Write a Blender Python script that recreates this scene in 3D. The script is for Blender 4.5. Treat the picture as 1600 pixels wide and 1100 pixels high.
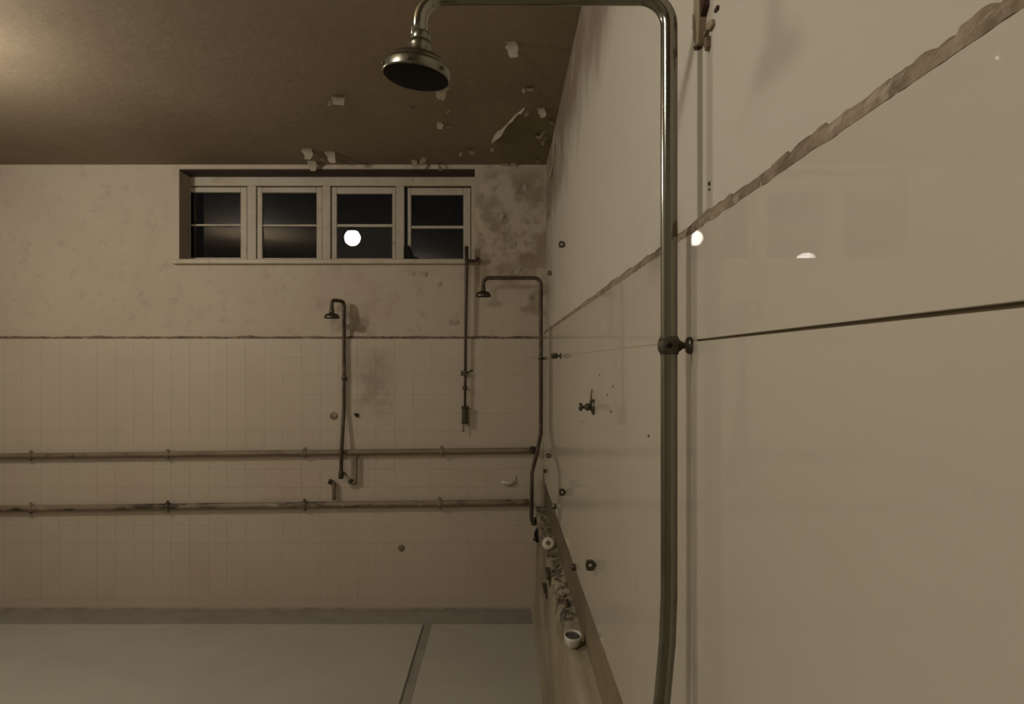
import bpy, bmesh, math, random
from mathutils import Vector, Matrix, noise
random.seed(7)
for o in list(bpy.data.objects): bpy.data.objects.remove(o)
C = bpy.context.scene.collection
SC = bpy.context.scene

# ---------------------------------------------------------------- camera, world, exposure
EYE = 1.92; F = 1050.0; CX = 785.0; CY = 566.0
cam_d = bpy.data.cameras.new('camera'); cam = bpy.data.objects.new('camera', cam_d); C.objects.link(cam)
cam.location = (0, 0, EYE); cam.rotation_euler = (math.pi/2, 0, 0)
cam_d.sensor_fit = 'HORIZONTAL'; cam_d.sensor_width = 36; cam_d.lens = 36*F/1600
cam_d.shift_x = (800-CX)/1600; cam_d.shift_y = (CY-550)/1600; cam_d.clip_start = 0.02
SC.camera = cam
wd = bpy.data.worlds.new('night'); SC.world = wd; wd.use_nodes = True
wd.node_tree.nodes['Background'].inputs[0].default_value = (0.01, 0.012, 0.016, 1)
wd.node_tree.nodes['Background'].inputs[1].default_value = 0.15
vs = SC.view_settings
SC.display_settings.display_device = 'sRGB'
vs.view_transform = 'Standard'; vs.look = 'None'; vs.gamma = 1; vs.use_curve_mapping = False
vs.exposure = 0.64
SC.cycles.sample_clamp_indirect = 25.0
LAMP1 = (-1.42, 0.5, EYE+1.17); LAMP1_POWER = 62.0
LAMP2 = (-3.0, 2.9, EYE+1.2); LAMP2_POWER = 88.0
LAMP_COL = (1.0, 0.94, 0.84)

# ---------------------------------------------------------------- room measures
D = 5.25; DP = 5.272          # back wall: tile face, plaster face
W = 0.323; WP = 0.345         # right wall: tile face, plaster face
HC = EYE+1.55                 # ceiling
XL = -4.25; YB = -2.2         # left wall, wall behind the camera
def P(x, y, d): return Vector(((x-CX)*d/F, d, EYE+(CY-y)*d/F))
def wall_depth(x, w=W): return w*F/(x-CX)

# ---------------------------------------------------------------- materials
def mat(name, col, rough=0.6, metal=0.0, stains=(), bump=None, coat=0.0, coat_rough=0.03, spec=0.5, emis=None):
    """stains: (scale, detail, lo, hi, colour, amount, (sx,sy,sz))"""
    m = bpy.data.materials.new(name); m.use_nodes = True
    nt = m.node_tree; N = nt.nodes; L = nt.links; b = N['Principled BSDF']
    b.inputs['Roughness'].default_value = rough; b.inputs['Metallic'].default_value = metal
    b.inputs['Specular IOR Level'].default_value = spec
    b.inputs['Coat Weight'].default_value = coat; b.inputs['Coat Roughness'].default_value = coat_rough
    g = N.new('ShaderNodeNewGeometry')
    rgb = N.new('ShaderNodeRGB'); rgb.outputs[0].default_value = (*col, 1); cur = rgb.outputs[0]
    for k, st in enumerate(stains):
        sc, det, lo, hi, c2, amt = st[:6]; stretch = st[6] if len(st) > 6 else (1, 1, 1)
        mp = N.new('ShaderNodeMapping'); mp.inputs['Scale'].default_value = stretch; mp.inputs['Location'].default_value = (k*3.7, k*1.3, k*2.1)
        L.new(g.outputs['Position'], mp.inputs['Vector'])
        nz = N.new('ShaderNodeTexNoise'); nz.inputs['Scale'].default_value = sc; nz.inputs['Detail'].default_value = det; nz.inputs['Roughness'].default_value = 0.62
        L.new(mp.outputs[0], nz.inputs['Vector'])
        mr = N.new('ShaderNodeMapRange'); mr.inputs[1].default_value = lo; mr.inputs[2].default_value = hi; mr.inputs[4].default_value = amt
        L.new(nz.outputs[0], mr.inputs[0])
        mx = N.new('ShaderNodeMix'); mx.data_type = 'RGBA'
        L.new(mr.outputs[0], mx.inputs[0]); L.new(cur, mx.inputs[6]); mx.inputs[7].default_value = (*c2, 1); cur = mx.outputs[2]
    L.new(cur, b.inputs['Base Color'])
    if bump:
        sc, st, dist = bump
        nz = N.new('ShaderNodeTexNoise'); nz.inputs['Scale'].default_value = sc; nz.inputs['Detail'].default_value = 5
        L.new(g.outputs['Position'], nz.inputs['Vector'])
        bp = N.new('ShaderNodeBump'); bp.inputs['Strength'].default_value = st; bp.inputs['Distance'].default_value = dist
        L.new(nz.outputs[0], bp.inputs['Height']); L.new(bp.outputs[0], b.inputs['Normal'])
    if emis:
        b.inputs['Emission Color'].default_value = (*emis[0], 1); b.inputs['Emission Strength'].default_value = emis[1]
    return m
def box_mask_stain_shade(m, lo, hi, soft, col, amt, sc, det=6, a=0.45, b_=0.62):
    """a stain or painted shade with an extent of its own: noise inside a soft world-space box"""
    nt = m.node_tree; N = nt.nodes; L = nt.links; b = N['Principled BSDF']
    src = b.inputs['Base Color'].links[0].from_socket
    g = N.new('ShaderNodeNewGeometry'); sep = N.new('ShaderNodeSeparateXYZ'); 
    nz0 = N.new('ShaderNodeTexNoise'); nz0.inputs['Scale'].default_value = 3.0; nz0.inputs['Detail'].default_value = 4
    L.new(g.outputs['Position'], nz0.inputs['Vector'])
    vm = N.new('ShaderNodeVectorMath'); vm.operation = 'MULTIPLY_ADD'
    vm.inputs[1].default_value = (soft*1.5,)*3; 
    L.new(nz0.outputs['Color'], vm.inputs[0]); L.new(g.outputs['Position'], vm.inputs[2])
    L.new(vm.outputs[0], sep.inputs[0])
    cur = None
    for i in range(3):
        if lo[i] is None: continue
        for v, s in ((lo[i], 1), (hi[i], -1)):
            mr = N.new('ShaderNodeMapRange'); mr.interpolation_type = 'SMOOTHSTEP'
            off = soft*0.75
            mr.inputs[1].default_value = v+off-s*soft*0.5; mr.inputs[2].default_value = v+off+s*soft*0.5
            L.new(sep.outputs[i], mr.inputs[0])
            if cur is None: cur = mr.outputs[0]
            else:
                mm = N.new('ShaderNodeMath'); mm.operation = 'MULTIPLY'; L.new(cur, mm.inputs[0]); L.new(mr.outputs[0], mm.inputs[1]); cur = mm.outputs[0]
    nz = N.new('ShaderNodeTexNoise'); nz.inputs['Scale'].default_value = sc; nz.inputs['Detail'].default_value = det; nz.inputs['Roughness'].default_value = 0.6
    L.new(g.outputs['Position'], nz.inputs['Vector'])
    mr = N.new('ShaderNodeMapRange'); mr.inputs[1].default_value = a; mr.inputs[2].default_value = b_; mr.inputs[4].default_value = amt
    L.new(nz.outputs[0], mr.inputs[0])
    mm = N.new('ShaderNodeMath'); mm.operation = 'MULTIPLY'; L.new(cur, mm.inputs[0]); L.new(mr.outputs[0], mm.inputs[1])
    mx = N.new('ShaderNodeMix'); mx.data_type = 'RGBA'
    L.new(mm.outputs[0], mx.inputs[0]); L.new(src, mx.inputs[6]); mx.inputs[7].default_value = (*col, 1)
    L.new(mx.outputs[2], b.inputs['Base Color'])
    return m

M = {}
M['plaster_right'] = mat('cream plaster', (0.50, 0.455, 0.37), 0.75,
    stains=((1.3, 4, .45, .75, (0.46, 0.37, 0.30), .5), (7, 6, .58, .75, (0.40, 0.34, 0.26), .35)), bump=(40, .15, .004))
M['plaster_back'] = mat('stained plaster', (0.47, 0.40, 0.30), 0.8,
    stains=((1.6, 5, .42, .7, (0.40, 0.31, 0.24), .6), (9, 6, .55, .72, (0.30, 0.23, 0.16), .45)), bump=(30, .35, .006))
box_mask_stain_shade(M['plaster_back'], (-0.20, None, EYE+0.62), (0.36, None, EYE+1.5), .16, (0.24, 0.185, 0.12), .75, 4.2, a=.44, b_=.56)
box_mask_stain_shade(M['plaster_back'], (-0.20, None, EYE+0.62), (0.36, None, EYE+1.5), .16, (0.20, 0.15, 0.095), .6, 9.0, a=.55, b_=.66)
box_mask_stain_shade(M['plaster_back'], (-1.32, None, EYE+0.2), (-1.02, None, EYE+0.45), .12, (0.20, 0.15, 0.10), .6, 10.0, a=.4, b_=.6)  # cast shadow of the left far shower head, painted into the plaster colour
box_mask_stain_shade(M['plaster_right'], (None, 1.2, EYE+1.12), (None, 5.6, EYE+1.85), .4, (0.19, 0.14, 0.095), .9, 2.2, a=.2, b_=.5)
box_mask_stain_shade(M['plaster_right'], (None, 4.5, EYE+.2), (None, 5.6, EYE+1.75), .3, (0.30, 0.23, 0.16), .5, 6, a=.4, b_=.6)
M['tile'] = mat('glazed cream tile', (0.49, 0.42, 0.325), 0.45, coat=.35, coat_rough=.03, spec=.3,
    stains=((1.1, 4, .45, .72, (0.42, 0.32, 0.25), .45), (2.6, 5, .55, .75, (0.36, 0.33, 0.22), .4)))
box_mask_stain_shade(M['tile'], (-1.12, None, EYE-.42), (-.86, None, EYE+.10), .2, (0.27, 0.22, 0.16), .7, 6, a=.35, b_=.6)
M['panel'] = mat('glazed cream wall panel', (0.50, 0.45, 0.36), 0.45, coat=.7, coat_rough=.015, spec=.2,
    stains=((1.1, 4, .45, .72, (0.44, 0.36, 0.28), .4), (9, 6, .62, .8, (0.34, 0.29, 0.2), .35)))
M['grout'] = mat('dirty grout', (0.40, 0.335, 0.25), 0.9, stains=((5, 5, .5, .7, (0.20, 0.15, 0.10), .7),))
M['ceiling'] = mat('brown ceiling paint', (0.235, 0.18, 0.115), 0.85,
    stains=((1.2, 5, .45, .7, (0.185, 0.132, 0.08), .7), (10, 6, .6, .75, (0.30, 0.24, 0.165), .4)), bump=(14, .3, .01))
box_mask_stain_shade(M['ceiling'], (-.02, 4.25, None), (.5, 5.5, None), .12, (0.20, 0.165, 0.085), .9, 2.0, a=.2, b_=.4)
M['floor'] = mat('worn grey floor slab', (0.44, 0.415, 0.345), 0.7,
    stains=((1.5, 5, .42, .7, (0.37, 0.335, 0.29), .6), (12, 6, .55, .8, (0.5, 0.45, 0.37), .4)), bump=(60, .15, .003))
M['channel'] = mat('dark floor channel', (0.29, 0.262, 0.225), 0.6, stains=((5, 5, .45, .7, (0.20, 0.18, 0.165), .7),))
M['ledge'] = mat('crumbling ledge mortar', (0.34, 0.29, 0.20), 0.9,
    stains=((3, 5, .42, .66, (0.22, 0.18, 0.115), .7, (1, .5, 1)), (9, 5, .6, .7, (0.48, 0.43, 0.33), .5)), bump=(50, .5, .01))
box_mask_stain_shade(M['ledge'], (None, 2.9, EYE-1.24), (None, 5.6, EYE-1.0), .16, (0.05, 0.037, 0.025), .9, 17, a=.47, b_=.58)
box_mask_stain_shade(M['ledge'], (None, 3.6, EYE-1.6), (None, 5.6, EYE-1.0), .3, (0.16, 0.12, 0.08), .8, 5, a=.4, b_=.6)
M['bare_band'] = mat('bare brown render', (0.22, 0.175, 0.105), 0.9,
    stains=((4, 6, .4, .65, (0.14, 0.10, 0.06), .8, (1, .4, 1)), (14, 6, .58, .7, (0.30, 0.26, 0.18), .5)), bump=(40, .4, .01))
box_mask_stain_shade(M['bare_band'], (None, 2.6, EYE-1.2), (None, 5.6, EYE-.8), .5, (0.10, 0.072, 0.042), .85, 3, a=.2, b_=.45)
M['mortar'] = mat('ragged brown mortar', (0.27, 0.21, 0.14), 0.95,
    stains=((14, 6, .45, .6, (0.12, 0.09, 0.055), .8), (30, 4, .55, .7, (0.42, 0.36, 0.27), .6)), bump=(60, .6, .01))
M['mortar_dark'] = mat('dirty dark mortar', (0.17, 0.125, 0.08), 0.95,
    stains=((9, 6, .5, .62, (0.34, 0.28, 0.2), .7), (20, 4, .5, .65, (0.06, 0.04, 0.025), .7)), bump=(60, .6, .01))
M['chrome'] = mat('aged chrome pipe', (0.27, 0.262, 0.215), 0.16, 1.0, stains=((30, 6, .55, .75, (0.13, 0.115, 0.08), .6, (1, 1, .3)),))
M['chrome_dull'] = mat('dull nickel', (0.205, 0.20, 0.158), 0.3, 1.0, stains=((40, 6, .5, .7, (0.08, 0.07, 0.045), .6),))
M['bronze'] = mat('dark tarnished metal', (0.085, 0.072, 0.05), 0.34, 0.75, stains=((40, 5, .5, .7, (0.16, 0.145, 0.105), .6),))
M['black'] = mat('blackened spray face', (0.008, 0.007, 0.006), 0.75, spec=.2)
M['dark_pipe'] = mat('dark rusted pipe', (0.065, 0.045, 0.026), 0.5, 0.3, stains=((12, 5, .5, .7, (0.17, 0.13, 0.08), .7),))
M['paint_pipe'] = mat('grubby painted pipe', (0.20, 0.155, 0.095), 0.55, stains=((4, 6, .48, .66, (0.13, 0.09, 0.05), .8, (1, 1, 3)), (11, 5, .6, .68, (0.03, 0.02, 0.012), .9)))
M['worn_pipe'] = mat('flaking painted pipe', (0.22, 0.17, 0.105), 0.55, stains=((3.2, 6, .5, .6, (0.035, 0.022, 0.012), .95, (1.2, 1, 6)), (9, 5, .6, .7, (0.36, 0.31, 0.22), .7)))
M['window_paint'] = mat('old cream window paint', (0.45, 0.385, 0.285), 0.55,
    stains=((6, 6, .5, .7, (0.32, 0.25, 0.165), .6), (25, 5, .62, .72, (0.10, 0.07, 0.04), .6)), bump=(60, .2, .003))
M['soffit_shade'] = mat('painted soffit shade', (0.035, 0.018, 0.01), 0.7, stains=((14, 5, .5, .7, (0.06, 0.03, 0.015), .6, (.3, 1, 1)),))
M['rust'] = mat('red-brown rust', (0.05, 0.022, 0.014), 0.8, stains=((25, 5, .45, .65, (0.035, 0.016, 0.012), .8),))
M['flake'] = mat('peeling paint flake', (0.66, 0.59, 0.46), 0.85, stains=((20, 4, .5, .7, (0.5, 0.43, 0.32), .5),))
M['ceramic'] = mat('white glazed ceramic', (0.62, 0.59, 0.51), 0.3, coat=.4, stains=((14, 4, .55, .75, (0.42, 0.37, 0.29), .5),))
M['hollow'] = mat('dark grey sludge', (0.055, 0.055, 0.058), 0.5, stains=((30, 4, .5, .7, (0.12, 0.12, 0.12), .5),))
M['brown_stub'] = mat('pale brown wood', (0.25, 0.20, 0.125), 0.8, stains=((30, 5, .5, .7, (0.14, 0.1, 0.06), .7, (1, 1, .2)),))
M['globe'] = mat('lit opal globe', (0.9, 0.9, 0.9), 0.4, emis=(LAMP_COL, LAMP1_POWER))
M['globe2'] = mat('lit opal globe far', (0.9, 0.9, 0.9), 0.4, emis=(LAMP_COL, LAMP2_POWER))
g = bpy.data.materials.new('window glass'); g.use_nodes = True; b = g.node_tree.nodes['Principled BSDF']
b.inputs['Base Color'].default_value = (0.6, 0.6, 0.56, 1); b.inputs['Roughness'].default_value = 0.0
b.inputs['Transmission Weight'].default_value = 1.0; b.inputs['IOR'].default_value = 1.5
M['glass'] = g

# ---------------------------------------------------------------- mesh helpers
def add_box(bm, lo, hi, bev=0.0):
    r = bmesh.ops.create_cube(bm, size=1.0)
    vs_ = r['verts']
    for v in vs_:
        v.co = Vector(((lo[i]+hi[i])/2 + v.co[i]*(hi[i]-lo[i]) for i in range(3)))
    if bev:
        es = list({e for v in vs_ for e in v.link_edges})
        bmesh.ops.bevel(bm, geom=es, offset=bev, segments=1, affect='EDGES')
def fillet(pts, r, n=7):
    pts = [Vector(p) for p in pts]; out = [pts[0]]
    for i in range(1, len(pts)-1):
        a, p, c = pts[i-1], pts[i], pts[i+1]
        u = (a-p); v = (c-p); rr = min(r, u.length*.49, v.length*.49); u.normalize(); v.normalize()
        ang = u.angle(v)
        if ang > math.pi-0.02: out.append(p); continue
        t = min(rr/math.tan(ang/2) if ang > .05 else rr, (a-p).length*.49, (c-p).length*.49)
        rad = t*math.tan(ang/2)
        cen = p+(u+v).normalized()*(rad/math.sin(ang/2))
        s = p+u*t-cen; e = p+v*t-cen
        for k in range(n+1):
            q = s.normalized().slerp(e.normalized(), k/n)*rad
            out.append(cen+q)
    out.append(pts[-1]); return out
def add_tube(bm, pts, r, seg=16, caps=True, radii=None):
    pts = [Vector(p) for p in pts]; rings = []
    t0 = (pts[1]-pts[0]).normalized()
    ref = Vector((0, 0, 1)) if abs(t0.z) < .9 else Vector((1, 0, 0))
    nrm = t0.cross(ref).normalized()
    for i, p in enumerate(pts):
        if i == 0: t = t0
        elif i == len(pts)-1: t = (pts[-1]-pts[-2]).normalized()
        else: t = ((pts[i+1]-p).normalized()+(p-pts[i-1]).normalized()).normalized()
        nrm = (nrm-t*nrm.dot(t)).normalized(); bi = t.cross(nrm)
        rr = radii[i] if radii else r
        rings.append([bm.verts.new(p+(nrm*math.cos(2*math.pi*k/seg)+bi*math.sin(2*math.pi*k/seg))*rr) for k in range(seg)])
    for a, b_ in zip(rings, rings[1:]):
        for k in range(seg): f = bm.faces.new((a[k], a[(k+1) % seg], b_[(k+1) % seg], b_[k])); f.smooth = True
    if caps:
        bm.faces.new(rings[0][::-1]); bm.faces.new(rings[-1])
def add_lathe(bm, prof, mtx=None, seg=32, smooth=True):
    """profile of (radius, height), turned about local Z"""
    mtx = mtx or Matrix(); rings = []
    for r, z in prof:
        if r < 1e-6: rings.append([bm.verts.new(mtx @ Vector((0, 0, z)))])
        else: rings.append([bm.verts.new(mtx @ Vector((r*math.cos(2*math.pi*k/seg), r*math.sin(2*math.pi*k/seg), z))) for k in range(seg)])
    for a, b_ in zip(rings, rings[1:]):
        for k in range(seg):
            k2 = (k+1) % seg
            if len(a) == 1 and len(b_) == 1: continue
            if len(a) == 1: f = bm.faces.new((a[0], b_[k2], b_[k]))
            elif len(b_) == 1: f = bm.faces.new((a[k], a[k2], b_[0]))
            else: f = bm.faces.new((a[k], a[k2], b_[k2], b_[k]))
            f.smooth = smooth
def frame_to(loc, axis):
    """matrix that puts local Z along axis at loc"""
    q = Vector((0, 0, 1)).rotation_difference(Vector(axis).normalized())
    return Matrix.Translation(loc) @ q.to_matrix().to_4x4()
def obj(name, bm, material, parent=None, loc=None, recalc=True):
    if recalc: bmesh.ops.recalc_face_normals(bm, faces=bm.faces)
    me = bpy.data.meshes.new(name); bm.to_mesh(me); bm.free()
    me.materials.append(M[material] if isinstance(material, str) else material)
    o = bpy.data.objects.new(name, me); C.objects.link(o)
    if parent: o.parent = parent
    if loc is not None: o.location = loc
    return o
def rebase(o, base):
    """move the origin of a mesh object to base, the mesh staying in place"""
    base = Vector(base); o.data.transform(Matrix.Translation(-base)); o.location = base; return o
def tag(o, label=None, cat=None, group=None, kind=None):
    if label: o['label'] = label
    if cat: o['category'] = cat
    if group: o['group'] = group
    if kind: o['kind'] = kind
    return o
def thing(name, label, cat, loc=(0, 0, 0), rz=0, group=None, kind=None):
    o = bpy.data.objects.new(name, None); C.objects.link(o); o.location = loc; o.rotation_euler = (0, 0, rz); o.empty_display_size = .05
    return tag(o, label, cat, group, kind)
def box_obj(name, lo, hi, m, parent=None, bev=0.0):
    bm = bmesh.new(); add_box(bm, lo, hi, bev); return obj(name, bm, m, parent)

# ================================================================ THE SHELL
bm = bmesh.new(); add_box(bm, (XL-.15, YB-.15, -.12), (WP+.2, DP+.3, -.012))
floor = tag(obj('floor', bm, 'channel'), 'grey floor with dark channels along the back wall and down the middle', 'floor', kind='structure')
# two worn slabs, the dark channels between and around them lie a little lower
box_obj('floor_slab', (-0.515, YB, -.012), (0.236, 4.93, 0.0), 'floor', floor, .004)
box_obj('floor_slab', (XL, YB, -.012), (-0.58, 4.93, 0.0), 'floor', floor, .004)

bm = bmesh.new(); add_box(bm, (XL-.15, YB-.15, HC), (WP+.2, DP+.3, HC+.12))
ceiling = tag(obj('ceiling', bm, 'ceiling'), 'dark brown ceiling with curling flakes of peeling paint', 'ceiling', kind='structure')

tag(box_obj('wall_left', (XL-.15, YB-.15, -.1), (XL, DP+.3, HC), 'plaster_right'), 'plain cream wall far to the left of the window', 'wall', kind='structure')
tag(box_obj('wall_front', (XL, YB-.15, -.1), (WP+.2, YB, HC), 'plaster_right'), 'plain cream wall behind the viewer', 'wall', kind='structure')

# --- back wall with the window opening
ZT = EYE+0.1855                      # top of tiles on the back wall
OX0, OX1 = (280-CX)*DP/F, (742-CX)*DP/F
OZ0, OZ1 = EYE+.775, EYE+1.516
bm = bmesh.new()
add_box(bm, (XL, DP, ZT), (OX0, DP+.3, HC)); add_box(bm, (OX1, DP, ZT), (WP+.2, DP+.3, HC))
add_box(bm, (OX0, DP, ZT), (OX1, DP+.3, OZ0)); add_box(bm, (OX0, DP, OZ1), (OX1, DP+.3, HC))
wall_back = tag(obj('wall_back', bm, 'plaster_back'), 'stained back wall, plaster above and cream tiles below', 'wall', kind='structure')
box_obj('tile_backing', (XL, D+.0016, -.1), (WP, DP+.3, ZT), 'grout', wall_back)
TP = 0.1455
def tile_mesh(w, h):
    bm = bmesh.new(); add_box(bm, (-w/2, 0, -h/2), (w/2, .0055, h/2), .0007)
    me = bpy.data.meshes.new('tile'); bmesh.ops.recalc_face_normals(bm, faces=bm.faces); bm.to_mesh(me); bm.free(); me.materials.append(M['tile']); return me
rows = []; z = ZT
while z > 0.02: rows.append((z-TP if z-TP > 0 else 0.002, z)); z -= TP
tm = {}
bm_far = bmesh.new()
for ri, (z0, z1) in enumerate(rows):
    gap = .0026 if ri == 0 else .0012
    h = round(z1-z0-gap, 4); c = 0; x1 = W-.001
    while x1 > XL+.02:
        x0 = max(x1-TP, XL)
        cxp = CX+x0/D*F
        zc = (z0+z1)/2-(gap/2 if ri == 0 else 0)
        if c < 14:
            key = (h,)
            if key not in tm: tm[key] = tile_mesh(TP-.0005, h)
            o = bpy.data.objects.new('tile', tm[key]); C.objects.link(o); o.parent = wall_back
            o.location = ((x0+x1)/2, D+random.uniform(-.0003, .0003), zc)
            o.rotation_euler = (random.uniform(-.002, .002), 0, random.uniform(-.002, .002))
        else:
            add_box(bm_far, (x0+.0005, D, zc-h/2), (x1-.0005, D+.0055, zc+h/2))
        x1 -= TP; c += 1
o = obj('tile_field', bm_far, 'tile', wall_back); o['kind'] = 'stuff'

# --- right wall
ZR = EYE+.226; ZJ = EYE+.036; ZB = EYE-.914
bm = bmesh.new(); add_box(bm, (WP, YB, ZR), (WP+.2, DP, HC))
wall_right = tag(obj('wall_right', bm, 'plaster_right'), 'long cream right wall with glazed panels below a ragged mortar line', 'wall', kind='structure')
box_obj('panel_backing', (W+.006, YB, -.1), (WP+.2, D+.004, ZR), 'bare_band', wall_right)
for z0, z1, edge in ((ZJ, ZR, 0), (ZB, ZJ, 1)):        # the joint gapes towards the near end
    bm = bmesh.new(); add_box(bm, (W, YB, z0), (W+.0065, D-.001, z1))
    for v in bm.verts:
        if abs(v.co.z-ZJ) < 1e-5: v.co.z += (.0030 if v.co.y < 0 else .0002)*(-1 if edge else 1)
    bmesh.ops.bevel(bm, geom=list(bm.edges), offset=.0006, segments=1, affect='EDGES')
    obj('wall_panel', bm, 'panel', wall_right)
box_obj('joint_filler', (W+.0012, 1.12, ZJ-.003), (W+.0062, D-.01, ZJ+.003), 'grout', wall_right)

# --- ragged mortar lines where the plaster meets the tiles
def ragged(name, length, step, prof_fn, put, material):
    bm = bmesh.new(); n = int(length/step); prev = None
    for i in range(n+1):
        s = i*step
        ring = [bm.verts.new(put(s, a, c)) for a, c in prof_fn(s)]
        if prev:
            for k in range(len(ring)-1): bm.faces.new((prev[k], prev[k+1], ring[k+1], ring[k]))
        prev = ring
    return obj(name, bm, material)
def nz(*a): return noise.noise(Vector(a))
def prof_r(s):      # (out from plaster, up from tile top)
    h = .022+.007*nz(s*5, 0, 0)+.009*nz(s*45, 2, 0)+.006*nz(s*110, 4, 0); q = .004*nz(s*90, 5, 0)
    return [(-.002, -.006), (.0226+q*.3, -.006+.003*nz(s*25, 7, 1)), (.0232+q*.5, .001), (.018+q, h*.45+(.006*nz(s*120, 9, 0))), (.010+q, h*.75), (.003, h), (-.004, h+.003)]
t = ragged('trim_1', D-YB-.02, .005, prof_r, lambda s, a, c: Vector((WP-a, YB+s, ZR+c)), 'mortar')
tag(t, 'ragged brown mortar line along the right wall above the glazed panels', 'trim', kind='structure')
def prof_b(s):
    h = .016+.010*nz(s*6, 20, 0)+.006*nz(s*27, 22, 0); q = .004*nz(s*30, 25, 0)
    return [(-.002, -.004), (.021+q, -.004), (.0215+q, .003), (.015+q, h*.6), (.003, h), (-.004, h+.003)]
t = ragged('trim_2', WP-XL-.03, .015, prof_b, lambda s, a, c: Vector((XL+s, DP-a, ZT+c)), 'mortar_dark')
tag(t, 'dirty dark mortar line across the back wall above the tiles', 'trim', kind='structure')

# --- crumbling ledge at the foot of the right wall
ZL = EYE-1.13; XF = .257
def prof_l(s):
    def j(i, a): return a*nz(s*8+i*3.1, i*1.7, .3)+a*.6*nz(s*26, i*2.3, 4.)
    return [(W+.01, ZL+.010), (W-.004, ZL+.006+j(0, .006)), (W-.022, ZL+.002+j(1, .010)), (XF+.018+j(2, .004), ZL+j(3, .012)),
            (XF+.004+j(4, .010), ZL-.016+j(5, .010)), (XF+j(6, .007), ZL-.06), (XF+.004+j(7, .006), ZL-.18), (XF+.002+j(8, .005), ZL-.36),
            (XF+.003+j(9, .004), ZL-.58), (XF-.002, .07), (XF-.022, .012), (XF-.036, -.004)]
bm = bmesh.new(); prev = None; n = int((D-YB)/.025)
for i in range(n+1):
    s = i*.025; ring = [bm.verts.new((x, min(YB+s, D+.004), zz)) for x, zz in prof_l(s)]
    if prev:
        for k in range(len(ring)-1): bm.faces.new((prev[k], prev[k+1], ring[k+1], ring[k]))
    prev = ring
t = tag(obj('trim_3', bm, 'ledge'), 'crumbling mortar ledge along the foot of the right wall', 'ledge', kind='structure')
for p in t.data.polygons: p.use_smooth = True

# --- peeling flakes
def flake_bm(w, l, curl, seed, n=5):
    """a torn curl of paint lying in local XY, lifting downwards to -Z at one end"""
    rnd = random.Random(seed); bm = bmesh.new(); grid = []
    th0 = curl
    for i in range(n+1):
        u = i/n; a = th0*u
        x = l*(math.sin(a)/th0); zz = -l*((1-math.cos(a))/th0)
        taper = (1-.55*abs(u-.35)**1.2)*(1+rnd.uniform(-.22, .22)); sh = rnd.uniform(-.12, .12)*w
        grid.append([bm.verts.new((x, (v-.5)*w*taper+sh, zz-.0015)) for v in (0, .33, .67, 1)])
    for a, b_ in zip(grid, grid[1:]):
        for k in range(3): bm.faces.new((a[k], a[k+1], b_[k+1], b_[k]))
    r = bmesh.ops.solidify(bm, geom=list(bm.faces), thickness=.0018)
    return bm
fl = [  # px x, px y, size px, rotation deg, curl
    (530, 152, 24, 20, 1.3), (520, 156, 10, 100, .9), (797, 64, 22, -30, 1.1), (775, 100, 5, 0, .8), (697, 134, 20, 70, 1.2), (686, 140, 12, 10, 1.0),
    (640, 170, 11, 40, .5), (703, 172, 6, 90, .7), (686, 190, 12, 0, .8), (698, 196, 7, 60, 1), (478, 231, 18, 10, 1.0), (513, 236, 18, -15, 1.1),
    (500, 246, 10, 80, 1.2), (648, 249, 12, 30, 1.2), (664, 246, 12, 70, 1.4), (733, 234, 11, 60, 1.5), (720, 238, 6, 20, .8), 
    (826, 172, 9, 70, 1.2), (828, 139, 18, 0, .9), (818, 138, 7, 0, .9), (845, 168, 14, -40, 1.2),
    (840, 212, 14, 20, 1.0), (852, 205, 10, 100, 1.3), (770, 231, 7, 40, .9), (837, 250, 8, 60, 1.3), (790, 255, 12, 0, 1.2), (803, 254, 12, 10, 1.1),
    (855, 188, 12, 80, 1.2), (862, 214, 12, 90, 1.3), (485, 250, 16, 0, 1.3), (682, 256, 12, 120, 1.9)]
for i, (x, y, s, rot, curl) in enumerate(fl):
    d = (HC-EYE)*F/(CY-y); p = P(x, y, d); sz = s*d/F
    bm = flake_bm(sz*.85, sz*1.3, curl*1.15, i)
    o = obj('paint_flake', bm, 'flake', ceiling)
    o.location = (min(p.x, WP-.02-sz*.3), min(p.y, DP-.03), HC-.0005); o.rotation_euler = (0, 0, math.radians((90 if i % 3 else -90)+rot*.5))
# one long torn strip of paint hanging from the ceiling near the corner
bm = bmesh.new(); prev = None
for x, y, wpx in ((768, 222, 2), (771, 213, 10), (776, 206, 13), (783, 202, 12), (790, 195, 6), (795, 190, 4), (800, 184, 7), (805, 179, 5), (809, 176, 3), (815, 171, 7), (820, 168, 2)):
    d = (HC-EYE)*F/(CY-y); p = P(x, y, d); w_ = wpx*d/F
    row = [bm.verts.new((p.x, p.y, HC-.0005)), bm.verts.new((p.x-.15*w_, p.y-.25*w_, HC-.55*w_)), bm.verts.new((p.x-.05*w_, p.y-.1*w_, HC-w_))]
    if prev:
        for k in range(2): bm.faces.new((prev[k], prev[k+1], row[k+1], row[k]))
    prev = row
bmesh.ops.solidify(bm, geom=list(bm.faces), thickness=.0015)
obj('paint_strip', bm, 'flake', ceiling)
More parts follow.
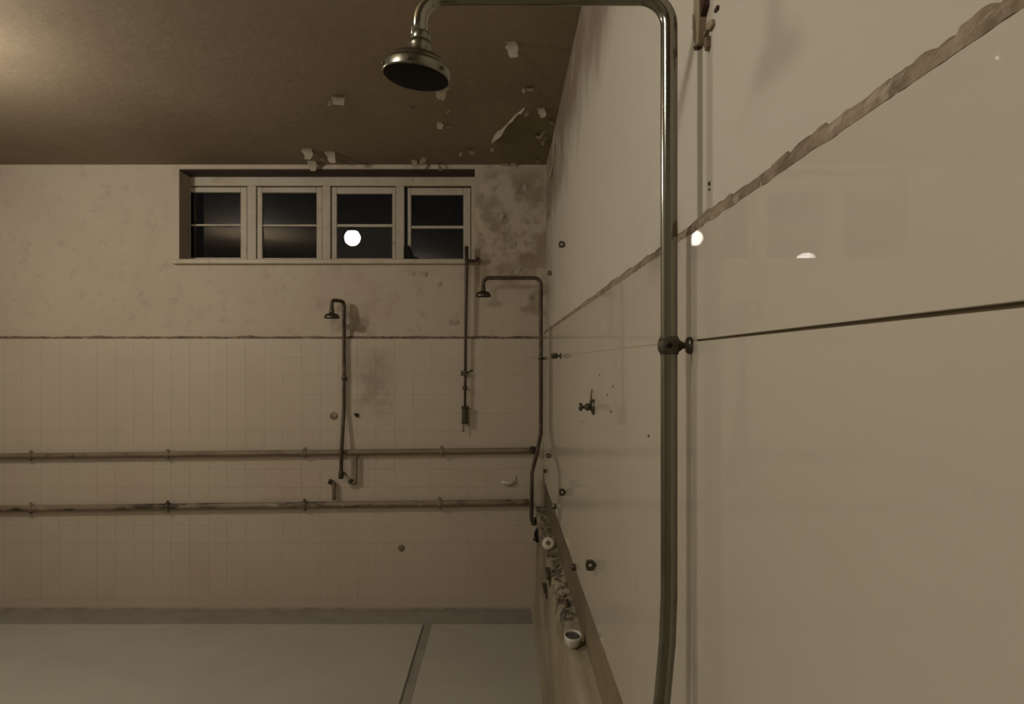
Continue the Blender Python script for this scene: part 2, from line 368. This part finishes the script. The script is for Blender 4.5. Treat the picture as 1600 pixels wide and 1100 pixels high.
# flakes on the back wall plaster and in the corner, lifting off the wall
for i, (x, y, s, rot, curl) in enumerate([(779, 347, 12, -60, 1.2), (655, 427, 10, 10, .7), (637, 424, 9, 30, .7), (702, 503, 12, 0, .5), (806, 429, 10, -70, .9),
        (826, 460, 8, 60, .8), (686, 449, 8, -80, .8), (820, 300, 10, -90, .8), (770, 300, 9, -80, .6), (800, 390, 12, -80, .6)]):
    p = P(x, y, DP); sz = s*DP/F
    o = obj('paint_flake', flake_bm(sz*.75, sz*1.15, curl*.45, 50+i), 'flake', wall_back)
    o.rotation_euler = Matrix.Rotation(math.pi/2, 3, 'X').to_euler()
    o.matrix_basis = Matrix.Translation((p.x, DP-.0005, p.z)) @ Matrix.Rotation(math.radians(rot), 4, 'Y') @ Matrix.Rotation(-math.pi/2, 4, 'X')
for i, (y_, z_, s, rot, curl) in enumerate([(4.62, 1.36, .10, 20, .7), (4.95, 1.12, .07, -10, .5), (4.4, 1.44, .09, 10, .8)]):
    o = obj('paint_flake', flake_bm(s*.9, s, curl, 80+i), 'flake', wall_right)
    o.matrix_basis = Matrix.Translation((WP-.0005, y_, EYE+z_)) @ Matrix.Rotation(math.radians(rot), 4, 'X') @ Matrix.Rotation(math.pi/2, 4, 'Y')

# ================================================================ WINDOW
DW = DP+.20                       # sash faces
win = thing('window_1', 'row of small cream casement windows with black night panes under the ceiling', 'window', (OX0, DW, OZ0), kind='structure')
winM = Matrix.Translation((-OX0, -DW, -OZ0))
def wobj(name, bm, m, parent=None):
    bm.transform(winM); o = obj(name, bm, m, parent or win); return o
def wx(x, d=DW): return (x-CX)*d/F
def wz(y, d=DW): return EYE+(CY-y)*d/F
bm = bmesh.new()
FY0, FY1 = DW-.012, DW+.06
add_box(bm, (OX0, FY0, wz(291)), (OX1, FY1, OZ1-.002), .004)                 # head
add_box(bm, (OX0, FY0, OZ0+.002), (OX1, FY1, wz(408)), .004)                 # bottom rail
add_box(bm, (wx(736.5), FY0, wz(408)), (OX1, FY1, wz(291)), .003)            # right jamb
for a, b_ in ((504, 517), (619, 632), (387, 401)): add_box(bm, (wx(a), FY0, wz(408)), (wx(b_), FY1, wz(291)), .004)
add_box(bm, (OX0, FY0, wz(408)), (wx(287), FY1, wz(291)), .004)
wobj('window_frame', bm, 'window_paint')
bm = bmesh.new(); add_box(bm, (OX0, DP+.002, OZ1-.012), (OX1, FY0-.001, OZ1), .002); wobj('soffit_shade_board', bm, 'soffit_shade')  # thin board added under the lintel, its dark colour standing for soffit shade
def sash(x0, x1, g0, g1, gt, bar0, bar1, gb, y_top=292.5, y_bot=407):
    bm = bmesh.new(); a, b_ = DW-.004, DW+.036
    X0, X1, G0, G1 = wx(x0), wx(x1), wx(g0), wx(g1)
    zt, zb, gzt, gzb = wz(y_top), wz(y_bot), wz(gt), wz(gb)
    add_box(bm, (X0, a, zb), (G0, b_, zt), .004); add_box(bm, (G1, a, zb), (X1, b_, zt), .004)
    add_box(bm, (G0, a, gzt), (G1, b_, zt), .004); add_box(bm, (G0, a, zb), (G1, b_, gzb), .004)
    s = wobj('sash', bm, 'window_paint')
    bm = bmesh.new(); add_box(bm, (G0, a+.006, wz(bar1)), (G1, b_-.006, wz(bar0)), .003); wobj('glazing_bar', bm, 'window_paint', s)
    panes = []
    for z0, z1 in ((wz(bar0), gzt), (gzb, wz(bar1))):
        c = Vector(((G0+G1)/2, DW+.018, (z0+z1)/2)); hw, hh = (G1-G0)/2-.001, (z1-z0)/2-.001
        bm = bmesh.new(); add_box(bm, (-hw, -.0015, -hh), (hw, .0015, hh))
        o = obj('pane', bm, 'glass', s); o.location = winM @ c; o['c'] = tuple(c); panes.append(o)
    return panes
sash(288, 386, 296, 376, 300.5, 350, 353, 402.5)
sash(402, 503.5, 410, 494.7, 301, 350.5, 353.5, 403)
p2 = sash(518.5, 618.5, 526.5, 613, 302.8, 350, 354.5, 403.5)
p3 = sash(637, 735.5, 642.5, 724, 304.7, 352.5, 357, 407, y_top=293.5, y_bot=409)
for o in p2+p3: pass
# the lower middle pane sits askew in its putty and mirrors the lamp
pc = p2[1]; Pp = P(551, 372, DW+.0165); dv = (Pp-Vector((0, 0, EYE))).normalized(); rv = (Vector(LAMP1)-Pp).normalized()
nrm = (rv-dv).normalized(); q = Vector((0, -1, 0)).rotation_difference(nrm)
pc.rotation_mode = 'QUATERNION'; pc.rotation_quaternion = q
for o in bpy.data.objects:
    if 'c' in o.keys(): del o['c']
bm = bmesh.new(); add_box(bm, (OX0-.04, D-.022, wz(412.5, D)), (wx(747.5, D), DW-.013, wz(405, D)), .006)
wobj('window_sill', bm, 'window_paint')
# black rusted stay in the corner of the right sash, and the rotten corner under it
bm = bmesh.new(); p = lambda x, y: Vector((wx(x), DW-.02, wz(y)))
for tri in (((631.5, 407.5), (661, 407.5), (649, 402), (644, 396), (641, 386), (636, 383), (632, 385)),):
    top = [bm.verts.new(p(*t_)+Vector((0, -.012, 0))) for t_ in tri]; bot = [bm.verts.new(p(*t_)+Vector((0, .012, 0))) for t_ in tri]
    bm.faces.new(top); bm.faces.new(bot[::-1])
    for k in range(len(tri)): bm.faces.new((top[k], bot[k], bot[(k+1) % len(tri)], top[(k+1) % len(tri)]))
wobj('corner_stay', bm, 'black')

# ================================================================ SHOWERS
def make_shower(name, label, loc, rz, dz=0.0, lower=None, wall=0.0375, arm=.4275, side=0.0, bend=.05, flange_r=.014, head_roll=0.0, group='tall pipe showers'):
    """local frame: riser axis at x=0, wall at x=+wall, arm runs to -x; z=0 is eye height"""
    root = thing(name, label, 'shower', loc, rz, group)
    base = Vector((0, 0, -EYE))
    zt = .626; R = .0142
    pts = list(reversed(lower)) + [(0, 0, zt), (-arm, side, zt), (-arm, side, .535)]
    path = fillet(pts, bend, 8)
    def fin(bm): bm.transform(Matrix.Translation((0, 0, EYE+dz))); return bm
    bm = bmesh.new(); add_tube(bm, path, R, 20); obj('riser_pipe', fin(bm), 'chrome', root)
    # head
    T = Matrix.Translation((-arm, side, .535)) @ Matrix.Rotation(math.radians(head_roll), 4, 'Y')
    bm = bmesh.new()
    add_lathe(bm, [(.0, .014), (.0185, .014), (.0195, .006), (.0180, -.004), (.0225, -.008), (.0330, -.011), (.0450, -.017), (.0520, -.026), (.0525, -.029),
                   (.0555, -.030), (.0572, -.034), (.0578, -.046), (.0572, -.0485), (.0558, -.0485), (.0555, -.044), (0, -.044)], T, 40)
    head = obj('shower_head', fin(bm), 'chrome_dull', root)
    bm = bmesh.new(); add_lathe(bm, [(0, -.0442), (.0553, -.0442), (.0553, -.0482), (.050, -.0490), (0, -.0500)], T, 40)
    obj('spray_plate', fin(bm), 'black', head)
    for k in range(6):
        a = math.radians(25+60*k); bm = bmesh.new()
        add_lathe(bm, [(0, .0035), (.0028, .003), (.0033, 0), (.0033, -.003)], T @ frame_to((.0572*math.cos(a), .0572*math.sin(a), -.040), (math.cos(a), math.sin(a), 0)), 8)
        obj('screw', fin(bm), 'bronze', head)
    bm = bmesh.new(); add_lathe(bm, [(.0142, .03), (.0165, .028), (.0172, .02), (.0165, .012), (.0142, .010)], T, 24); obj('neck_nut', fin(bm), 'chrome_dull', root)
    bracket(root, fin, wall)
    return root
def bracket(root, fin, wall, zb=.0285):
    bm = bmesh.new()
    add_lathe(bm, [(.0135, .0155), (.0158, .0155), (.0165, .0120), (.0190, .0085), (.0198, 0), (.0190, -.0085), (.0165, -.0120), (.0158, -.0155), (.0135, -.0155)], Matrix.Translation((0, 0, zb)), 14, False)
    cl = obj('clamp', fin(bm), 'bronze', root)
    bm = bmesh.new(); add_lathe(bm, [(0, .006), (.0045, .005), (.0055, 0), (.0055, -.004)], frame_to((-.004, -.0185, zb), (0, -1, 0)), 6, False); obj('bolt', fin(bm), 'black', cl)
    bm = bmesh.new(); add_lathe(bm, [(.0125, .0135), (.010, .018), (.0055, .024), (.0050, wall-.009), (.0075, wall-.006)], frame_to((0, 0, zb), (1, 0, 0)), 16)
    obj('stem', fin(bm), 'bronze', root)
    bm = bmesh.new(); add_lathe(bm, [(0, wall-.008), (.0125, wall-.0075), (.0150, wall-.004), (.0150, wall)], frame_to((0, 0, zb), (1, 0, 0)), 20)
    obj('wall_flange', fin(bm), 'bronze', root)
RX = .2855
near = make_shower('pipe_shower', 'large chrome pipe shower with dark drum head, nearest on the right wall', (RX, 1.151, 0), 0,
    lower=[(0, 0, -.40), (-.003, 0, -.48), (-.011, 0, -.57), (-.022, 0, -.66), (-.029, 0, -.76), (-.03, 0, -.9), (-.03, 0, -1.915)], head_roll=7)
far_r = make_shower('pipe_shower', 'far tall pipe shower in the corner by the right wall', (RX, 4.99, 0), 0,
    lower=[(0, 0, -.53), (-.035, 0, -.70), (-.066, 0, -.82), (-.070, 0, -1.17), (-.040, .02, -1.20)])
far_l = make_shower('pipe_shower', 'far pipe shower standing on the tiled back wall below the window', ((537.5-CX)*5.2125/F, 5.2125, 0), math.radians(90), dz=-.155,
    lower=[(0, 0, -.20), (-.054, .005, -.50), (-.054, .01, -.74)], arm=.13, side=.062, bend=.034)
for r_ in (far_r, far_l):
    for ch in r_.children:
        if ch.name.startswith('riser_pipe'): ch.data.materials[0] = M['dark_pipe']
        if ch.name.startswith('shower_head') or ch.name.startswith('neck'): ch.data.materials[0] = M['bronze']
# lower ends of the two far risers
def add_part(root, name, bm, m):
    bm.transform(root.matrix_basis.inverted()); return obj(name, bm, m, root)
bm = bmesh.new(); q = P(533, 742, 5.159)
add_lathe(bm, [(0, .03), (.018, .03), (.021, .02), (.021, -.02), (.017, -.03), (0, -.03)], Matrix.Translation(q), 12, False)
add_tube(bm, [q, q+Vector((.004, D-q.y, 0))], .009, 10); add_part(far_l, 'valve_body', bm, 'bronze')
bm = bmesh.new(); add_tube(bm, [q, q+Vector((.05, 0, .0))], .006, 8); add_part(far_l, 'valve_stub', bm, 'paint_pipe')
bm = bmesh.new(); q = Vector((RX-.052, 5.005, EYE-1.185))
add_lathe(bm, [(0, .028), (.018, .028), (.022, .018), (.022, -.018), (.018, -.028), (0, -.028)], Matrix.Translation(q), 12, False); add_part(far_r, 'valve_body', bm, 'bronze')

# bracket left behind by a missing shower
root = thing('pipe_bracket', 'dark clamp bracket left empty on the right wall, beside the far corner shower', 'bracket', (RX, 3.70, EYE+.035))
bracket(root, lambda bm: bm, .0375, 0.0)

# ================================================================ PIPES ON THE BACK WALL
def run_pipe(name, label, xa, ya, xb, yb, d, r, m, clamps, ring_end=False):
    A, B = P(xa, ya, d), P(xb, yb, d); dirv = (B-A).normalized()
    A0 = A+dirv*((XL+.002-A.x)/dirv.x)
    root = thing(name, label, 'pipe', ((A0.x+B.x)/2, d, (A0.z+B.z)/2), group=None)
    base = root.matrix_basis.inverted()
    n = 60; pts = [A0.lerp(B, i/n) for i in range(n+1)]
    bm = bmesh.new(); add_tube(bm, pts, r, 16); add_part(root, 'tube', bm, m)
    for cxp in clamps:
        c = A+dirv*(((cxp-CX)*d/F-A.x)/dirv.x)
        bm = bmesh.new(); add_lathe(bm, [(r*.9, .016), (r*1.35, .014), (r*1.45, 0), (r*1.35, -.014), (r*.9, -.016)], frame_to(c, dirv), 16, False)
        k = add_part(root, 'coupling', bm, m)
        bm = bmesh.new(); add_tube(bm, [c+Vector((0, r*.9, 0)), Vector((c.x, D, c.z))], .008, 8)
        add_box(bm, (c.x-.008, c.y-.004, c.z-r*2.0), (c.x+.008, c.y+.006, c.z+r*2.0), .002); add_part(root, 'clip', bm, m)
    return root, A, dirv
up, A, dv = run_pipe('water_pipe', 'upper of two long grubby pipes crossing the tiled back wall', 465, 707.5, 832, 703.5, D-.042, .021, 'paint_pipe', (48, 262, 476, 690))
c = P(833, 703.2, D-.042); bm = bmesh.new()
add_lathe(bm, [(0, .012), (.010, .012), (.012, .004), (.016, .004), (.0165, .014), (.029, .014), (.031, 0), (.029, -.016), (.02, -.018), (0, -.018)], frame_to(c, (.3, -1, 0)), 20, False)
add_part(up, 'end_flange', bm, 'bronze')
lo, A2, dv2 = run_pipe('water_pipe', 'lower of two long pipes on the back wall, paint flaking off', 465, 789, 826, 784.5, D-.04, .0235, 'worn_pipe', (48, 262, 476, 687))
# branches
def branch(root, pts, r, m, end, end_axis, fr=.02):
    bm = bmesh.new(); add_tube(bm, fillet(pts, fr), r, 12); b_ = add_part(root, 'branch_pipe', bm, m)
    bm = bmesh.new(); add_lathe(bm, [(0, .02), (r*1.2, .02), (r*1.35, .012), (r*1.35, -.012), (r*1.1, -.02)], frame_to(end, end_axis), 12, False)
    bm.transform(root.matrix_basis.inverted()); o = obj('elbow', bm, 'bronze', b_)
d = D-.042
branch(up, [P(556, 712, d), P(556, 754, d), P(549, 754, d)], .013, 'paint_pipe', P(548.5, 752.5, d), (-1, -.5, 0))
branch(lo, [P(522, 781, d), P(521.5, 753, d), P(515, 752, d)], .015, 'paint_pipe', P(517, 753, d), (-1, -.3, .4))

# ---------------------------------------------------------------- thin drop pipe with cylinder at the window corner
d = D-.045
root = thing('drop_pipe', 'thin rusty drop pipe with a dark cylinder hanging below the window corner', 'pipe', P(727, 665, d)); 
bm = bmesh.new(); add_tube(bm, [P(729, 385, d), P(729, 420, d), P(727.5, 520, d), P(726.5, 640, d)], .0115, 12, radii=[.016, .0135, .0115, .009]); add_part(root, 'tube', bm, 'dark_pipe')
bm = bmesh.new(); add_tube(bm, fillet([P(728.5, 396, d), P(730, 408, d), P(744, 408, d), P(747.5, 402, d)], .03), .012, 10); add_part(root, 'branch_pipe', bm, 'rust')
bm = bmesh.new(); p0 = P(726, 583, d); add_box(bm, (p0.x-.028, d-.018, p0.z-.018), (p0.x+.012, d+.018, p0.z+.018), .003)
add_tube(bm, [p0, Vector((p0.x+.06, D, p0.z+.02))], .006, 8); add_part(root, 'clip', bm, 'bronze')
bm = bmesh.new(); p0 = P(726.5, 606.5, d)
add_lathe(bm, [(0, .021), (.012, .018), (.019, .009), (.020, 0), (.019, -.009), (.012, -.018), (0, -.021)], Matrix.Translation(p0), 16); add_part(root, 'ball_joint', bm, 'bronze')
bm = bmesh.new(); p0 = P(726.5, 648.5, d)
add_lathe(bm, [(0, .070), (.026, .070), (.030, .064), (.030, .054), (.024, .050), (.024, -.050), (.028, -.054), (.028, -.068), (0, -.070)], Matrix.Translation(p0), 20, False); add_part(root, 'cylinder', bm, 'bronze')
bm = bmesh.new(); add_tube(bm, [P(724, 660, d), P(723.5, 675, d)], .006, 8); add_part(root, 'spindle', bm, 'paint_pipe')
bm = bmesh.new(); p0 = P(727, 637, d); add_tube(bm, [p0, Vector((p0.x, D, p0.z))], .006, 8); add_part(root, 'wall_pin', bm, 'bronze')

# ---------------------------------------------------------------- small things on the back wall
c = P(794, 752, D); bm = bmesh.new()
prof = []
for i in range(9):
    a = i/8*math.pi/2; prof.append((.056*math.cos(a)+.001, -.034*math.sin(a)))
add_lathe(bm, [(.046, .004), (.056, .006)]+prof+[(0, -.034)], Matrix.Translation((c.x, c.y, c.z)) @ Matrix.Diagonal((1, .72, 1, 1)), 28)
bmesh.ops.bisect_plane(bm, geom=bm.verts[:]+bm.edges[:]+bm.faces[:], plane_co=(0, D-.0005, 0), plane_no=(0, 1, 0), clear_outer=True)
root = thing('soap_dish', 'pale ceramic soap dish on the tiles between the two long pipes', 'soap dish', (c.x, D, c.z))
add_part(root, 'bowl', bm, 'ceramic')
bm = bmesh.new(); add_box(bm, (c.x-.062, D-.010, c.z-.012), (c.x+.062, D, c.z+.040), .004); add_part(root, 'back_plate', bm, 'tile')
def plug(name, label, cat, x, y, r, m, h=.008, group=None):
    c = P(x, y, D); bm = bmesh.new(); add_lathe(bm, [(0, h), (r*.6, h), (r*.75, h*.7), (r, h*.6), (r, 0)], frame_to(c, (0, -1, 0)), 20)
    return tag(rebase(obj(name, bm, m), c), label, cat, group)
plug('wall_plug', 'round dark plug low on the tiles under the lower pipe', 'plug', 627, 856, .026, 'paint_pipe', .01)
plug('wall_plug', 'round pale plug on the tiles just left of the far pipe shower', 'plug', 521.5, 650, .030, 'mortar', .006)
c = P(558, 649, D); bm = bmesh.new(); add_lathe(bm, [(0, .004), (.016, .004), (.018, 0)], frame_to(c, (0, -1, 0)), 12, False)
add_tube(bm, [c, c+Vector((-.006, -.03, .006)), c+Vector((-.012, -.036, .016))], .008, 8)
tag(rebase(obj('wall_hook', bm, 'bronze'), c), 'tiny dark hook on the tiles right of the far pipe shower', 'hook')

# ================================================================ THINGS ON THE RIGHT WALL
def pipe_clip(x, y, label, s=1.0, w=W):
    d = wall_depth(x+5, w); c = P(x, y, d)
    hx, hz, hole, t_ = .0155*s, .0175*s, .0068*s, .009
    xc = w-hx-.004
    bm = bmesh.new(); out = []; seg = 16
    for yy in (-t_, t_):
        ro = []; ri = []
        for k in range(seg):
            a = 2*math.pi*(k+.5)/seg; ca, sa = math.cos(a), math.sin(a); m_ = max(abs(ca), abs(sa))**.8
            ro.append(bm.verts.new((xc+hx*ca/m_, d+yy, c.z+hz*sa/m_))); ri.append(bm.verts.new((xc+hole*ca, d+yy, c.z+hole*sa)))
        out.append((ro, ri))
    (r0, i0), (r1, i1) = out
    for k in range(seg):
        j = (k+1) % seg
        bm.faces.new((r0[k], r0[j], i0[j], i0[k])); bm.faces.new((r1[k], i1[k], i1[j], r1[j]))
        bm.faces.new((r0[k], r1[k], r1[j], r0[j])); bm.faces.new((i0[k], i0[j], i1[j], i1[k]))
    root = thing('pipe_clip', label, 'pipe clip', (w, d, c.z), group='empty pipe clips on the right wall')
    add_part(root, 'ring', bm, 'bronze')
    bm = bmesh.new(); add_tube(bm, [(xc+hx*.9, d, c.z), (w, d, c.z)], .007, 8); add_part(root, 'stub', bm, 'bronze')
pipe_clip(878, 382, 'empty pipe clip high on the plaster, nearer of the upper two', w=WP)
pipe_clip(857, 427, 'empty pipe clip high on the plaster beside the far corner shower arm', .85, WP)
pipe_clip(926, 883, 'nearest empty square pipe clip low on the right wall')
pipe_clip(879, 769, 'middle empty square pipe clip low on the right wall')
pipe_clip(856, 712, 'farthest empty pipe clip low on the right wall, at the end of the upper pipe', .9)
# dark lugs under the bottom edge of the panels
for x, y, lab in ((850, 736, 'small dark lug under the panel edge, farthest at the corner'), (866, 791, 'small dark lug under the panel edge, middle of three'), (897, 886, 'small dark lug under the panel edge, nearest of three')):
    d = wall_depth(x+3); z = P(x, y, d).z; bm = bmesh.new()
    add_lathe(bm, [(0, .03), (.012, .028), (.017, .018), (.014, .008), (.02, 0)], frame_to((W+.006, d, z), (-1, 0, -.1)), 10, False)
    tag(rebase(obj('wall_lug', bm, 'bronze'), (W+.006, d, z)), lab, 'lug', 'dark lugs under the panels')
# faucet
d = wall_depth(928); z = P(928, 636, d).z
root = thing('wall_tap', 'dark metal tap stub with a round flange on the right wall panel', 'tap', (W, d, z))
bm = bmesh.new(); add_lathe(bm, [(0, .012), (.016, .011), (.026, .006), (.029, 0)], frame_to((W, d, z), (-1, 0, 0)), 24); add_part(root, 'flange', bm, 'bronze')
bm = bmesh.new(); add_lathe(bm, [(.011, .008), (.0125, .020), (.0135, .022), (.0125, .028), (.0065, .032), (.0055, .046), (0, .046)], frame_to((W, d, z), (-1, 0, 0)), 16); add_part(root, 'stem', bm, 'bronze')
bm = bmesh.new(); add_tube(bm, [(W-.046, d-.003, z-.013), (W-.048, d, z), (W-.046, d+.003, z+.013)], .006, 10, radii=[.0055, .008, .0055]); add_part(root, 'handle', bm, 'bronze')
bm = bmesh.new(); add_tube(bm, [(W-.012, d, z+.010), (W-.009, d+.01, z+.04), (W-.003, d+.03, z+.062)], .0035, 8, radii=[.005, .0035, .002]); add_part(root, 'lever', bm, 'paint_pipe')
for x, y, r in ((949, 617, .004), (955, 643, .005), (958, 604, .004), (910, 659, .004), (937, 586, .004), (1014, 681, .004), (1109, 287, .004), (1109, 296, .0025)):
    w = WP if y < 400 else W
    d = wall_depth(x, w); c = P(x, y, d); bm = bmesh.new()
    add_lathe(bm, [(0, .0025), (r*.7, .002), (r, 0)], frame_to((w, d, c.z), (-1, 0, 0)) @ Matrix.Diagonal((1.0, 1.6, 1, 1)), 8)
    obj('screw_plug', bm, 'bronze', wall_right)
# broken-out spot near the top of the frame: splintered stub, dark gaps and chips
zc = P(1100, 40, wall_depth(1100, WP)).z
root = thing('splintered_batten', 'splintered pale brown batten in a broken-out patch high on the right wall', 'batten', (WP, wall_depth(1100, WP), zc))
def chip(pts, th, name, m):
    bm = bmesh.new(); a = []; b_ = []
    for x, y in pts:
        dd = wall_depth(x, WP); c = P(x, y, dd); a.append(bm.verts.new((WP, dd, c.z))); b_.append(bm.verts.new((WP-th, dd, c.z)))
    n_ = len(a); bm.faces.new(a[::-1]); bm.faces.new(b_)
    for k in range(n_): bm.faces.new((a[k], a[(k+1) % n_], b_[(k+1) % n_], b_[k]))
    return add_part(root, name, bm, m)
chip([(1095, -60), (1103, -60), (1104, 30), (1102, 66), (1098, 72), (1093, 60), (1094, 20)], .012, 'batten', 'brown_stub')
chip([(1103, -10), (1109, -8), (1109, 8), (1106, 18), (1103, 30), (1102, 8)], .010, 'splinter', 'rust')
chip([(1120, 14), (1124, 8), (1124, 14), (1119, 20)], .004, 'splinter', 'rust')
chip([(1111, 34), (1117, 30), (1118, 38), (1114, 46), (1109, 47)], .006, 'splinter', 'mortar')
chip([(1104, 50), (1109, 46), (1108, 53), (1104, 58)], .006, 'splinter', 'mortar_dark')
chip([(1107, 60), (1111, 56), (1111, 72), (1108, 80), (1106, 72)], .007, 'splinter', 'mortar_dark')
chip([(1090, 73), (1095, 70), (1097, 57), (1099, 57), (1099, 66), (1096, 76), (1092, 79)], .008, 'splinter', 'rust')
chip([(1084, 22), (1086, 22), (1087, 48), (1084, 46)], .003, 'splinter', 'mortar')

# ================================================================ THINGS ON THE LEDGE
# white ceramic cup with a dark hollow
XC = .280; d = XC*F/110; zc = ZL+.006
root = thing('ceramic_cup', 'white ceramic cup with dark sludge inside, lying on the mortar ledge', 'cup', (XC, d, zc))
T = Matrix.Translation((0, 0, 0)) @ Matrix.Rotation(math.radians(9), 4, 'X') @ Matrix.Diagonal((1, 1.15, 1, 1))
bm = bmesh.new(); add_lathe(bm, [(0, .0), (.024, .0), (.031, .010), (.034, .030), (.0345, .044), (.031, .045), (.030, .034), (.026, .020), (0, .018)], T, 28); obj('cup_wall', bm, 'ceramic', root)
bm = bmesh.new(); add_lathe(bm, [(0, .019), (.0255, .021), (.0295, .035), (.012, .039), (0, .037)], T, 28); obj('fill', bm, 'hollow', root)  # dark grey fill drawn as the hollow of the cup
# ring flange
XC = .283; d = XC*F/73; z = P(858, 872, d).z
root = thing('pipe_flange', 'pale ring-shaped pipe flange on the ledge, beyond the white cup', 'flange', (XC, d, ZL))
bm = bmesh.new()
T = Matrix.Translation((-.003, 0, .032)) @ Matrix.Rotation(math.radians(62), 4, 'X')
add_lathe(bm, [(.014, .010), (.020, .013), (.034, .010), (.038, 0), (.034, -.010), (.02, -.012), (.014, -.010), (.014, .010)], T, 28); obj('ring', bm, 'flake', root)
bm = bmesh.new(); add_lathe(bm, [(0, .004), (.0145, .004), (.0145, -.004), (0, -.004)], T, 20); obj('hub', bm, 'mortar', root)
# dark broken valve lumps and brackets on the ledge face
def lump(name, label, cat, x, y, X, parts, m, group=None):
    d = X*F/(x-CX); c = P(x, y, d); root = thing(name, label, cat, c, group=group)
    for nm, bmf, mm in parts(c): add_part(root, nm, bmf, mm)
def valve_parts(c):
    a = bmesh.new(); add_lathe(a, [(0, .045), (.015, .045), (.022, .03), (.028, .012), (.028, -.012), (.02, -.03), (.016, -.05), (0, -.05)], Matrix.Translation(c), 10, False)
    b_ = bmesh.new(); add_lathe(b_, [(0, .03), (.014, .028), (.018, 0), (.02, -.02)], frame_to(c+Vector((-.01, -.005, -.02)), (-.6, -1, -.3)), 10, False)
    e = bmesh.new(); add_tube(e, [c+Vector((0, 0, .0)), Vector((c.x+.06, c.y, c.z-.005))], .012, 10)
    return [('body', a, 'black'), ('outlet', b_, 'bronze'), ('stem', e, 'bronze')]
lump('broken_valve', 'black broken valve at the far end of the ledge below the corner shower', 'valve', 840.5, 836, XF-.002, valve_parts, 'bronze')
def brk(c, w=.05, h=.035):
    a = bmesh.new(); add_box(a, (c.x-.006, c.y-w/2, c.z-h), (c.x+.02, c.y+w/2, c.z+h), .004)
    b_ = bmesh.new(); add_box(b_, (c.x-.018, c.y-w/2, c.z+h*.3), (c.x+.002, c.y+w/2, c.z+h), .003)
    return [('plate', a, 'bronze'), ('lip', b_, 'bronze')]
lump('iron_bracket', 'upper of two dark iron brackets on the ledge face, below the ring flange', 'bracket', 858, 901, XF-.002, lambda c: brk(c, .16, .028), 'bronze')
lump('iron_bracket', 'lower of two dark iron brackets on the ledge face, below the ring flange', 'bracket', 853, 923, XF-.002, lambda c: brk(c, .14, .024), 'bronze')
def hook_parts(c):
    a = bmesh.new(); add_tube(a, [c+Vector((.004, .01, .07)), c+Vector((.006, 0, .02)), c+Vector((-.008, -.01, -.03)), c+Vector((-.012, -.01, -.055))], .008, 8)
    b_ = bmesh.new(); add_tube(b_, [c+Vector((.004, .01, .07)), Vector((W+.006, c.y+.01, c.z+.08))], .009, 8)
    return [('hook', a, 'bronze'), ('stem', b_, 'bronze')]
lump('iron_hook', 'bent dark iron hook in the far corner just above the ledge', 'hook', 840, 770, .282, hook_parts, 'bronze')
# rubble
bm = bmesh.new(); rnd = random.Random(3)
for i in range(120):
    yy = rnd.uniform(2.95, 5.2); xx = rnd.uniform(XF+.004, W-.012); r = rnd.choice((.003, .005, .007, .010))*rnd.uniform(.7, 1.2)
    rr = bmesh.ops.create_icosphere(bm, subdivisions=1, radius=r, matrix=Matrix.Translation((xx, yy, ZL+.004+r*.35)) @ Matrix.Diagonal((1, rnd.uniform(.8, 1.8), rnd.uniform(.4, .9), 1)))
    for v in rr['verts']: v.co += Vector((rnd.uniform(-1, 1), rnd.uniform(-1, 1), rnd.uniform(-1, 1)))*r*.25
o = obj('rubble', bm, 'mortar_dark'); tag(o, 'loose crumbs of dark rubble strewn along the mortar ledge', 'rubble', kind='stuff')

# ================================================================ CEILING LAMPS (out of frame; mirrored in window and tiles)
def lamp(loc, m, label):
    root = thing('globe_lamp', label, 'lamp', (loc[0], loc[1], HC), group='round globe ceiling lamps')
    dz = loc[2]-HC; R = .12
    bm = bmesh.new(); add_lathe(bm, [(R*math.sin(math.pi*k/24) if 0 < k else 0, -R*math.cos(math.pi*k/24)) for k in range(0, 22)], Matrix.Translation((0, 0, dz)), 40); obj('globe', bm, m, root)
    bm = bmesh.new(); add_lathe(bm, [(.050, dz+R*.88), (.062, dz+R*.90), (.062, dz+R+.025), (.02, dz+R+.05), (.01, dz+R+.055), (.01, -.03), (.05, -.02), (.055, 0)], None, 28); obj('holder', bm, 'bronze', root)
lamp(LAMP1, 'globe', 'lit white globe lamp hanging from the ceiling, nearer the viewer')
lamp(LAMP2, 'globe2', 'lit white globe lamp hanging from the ceiling far to the left')
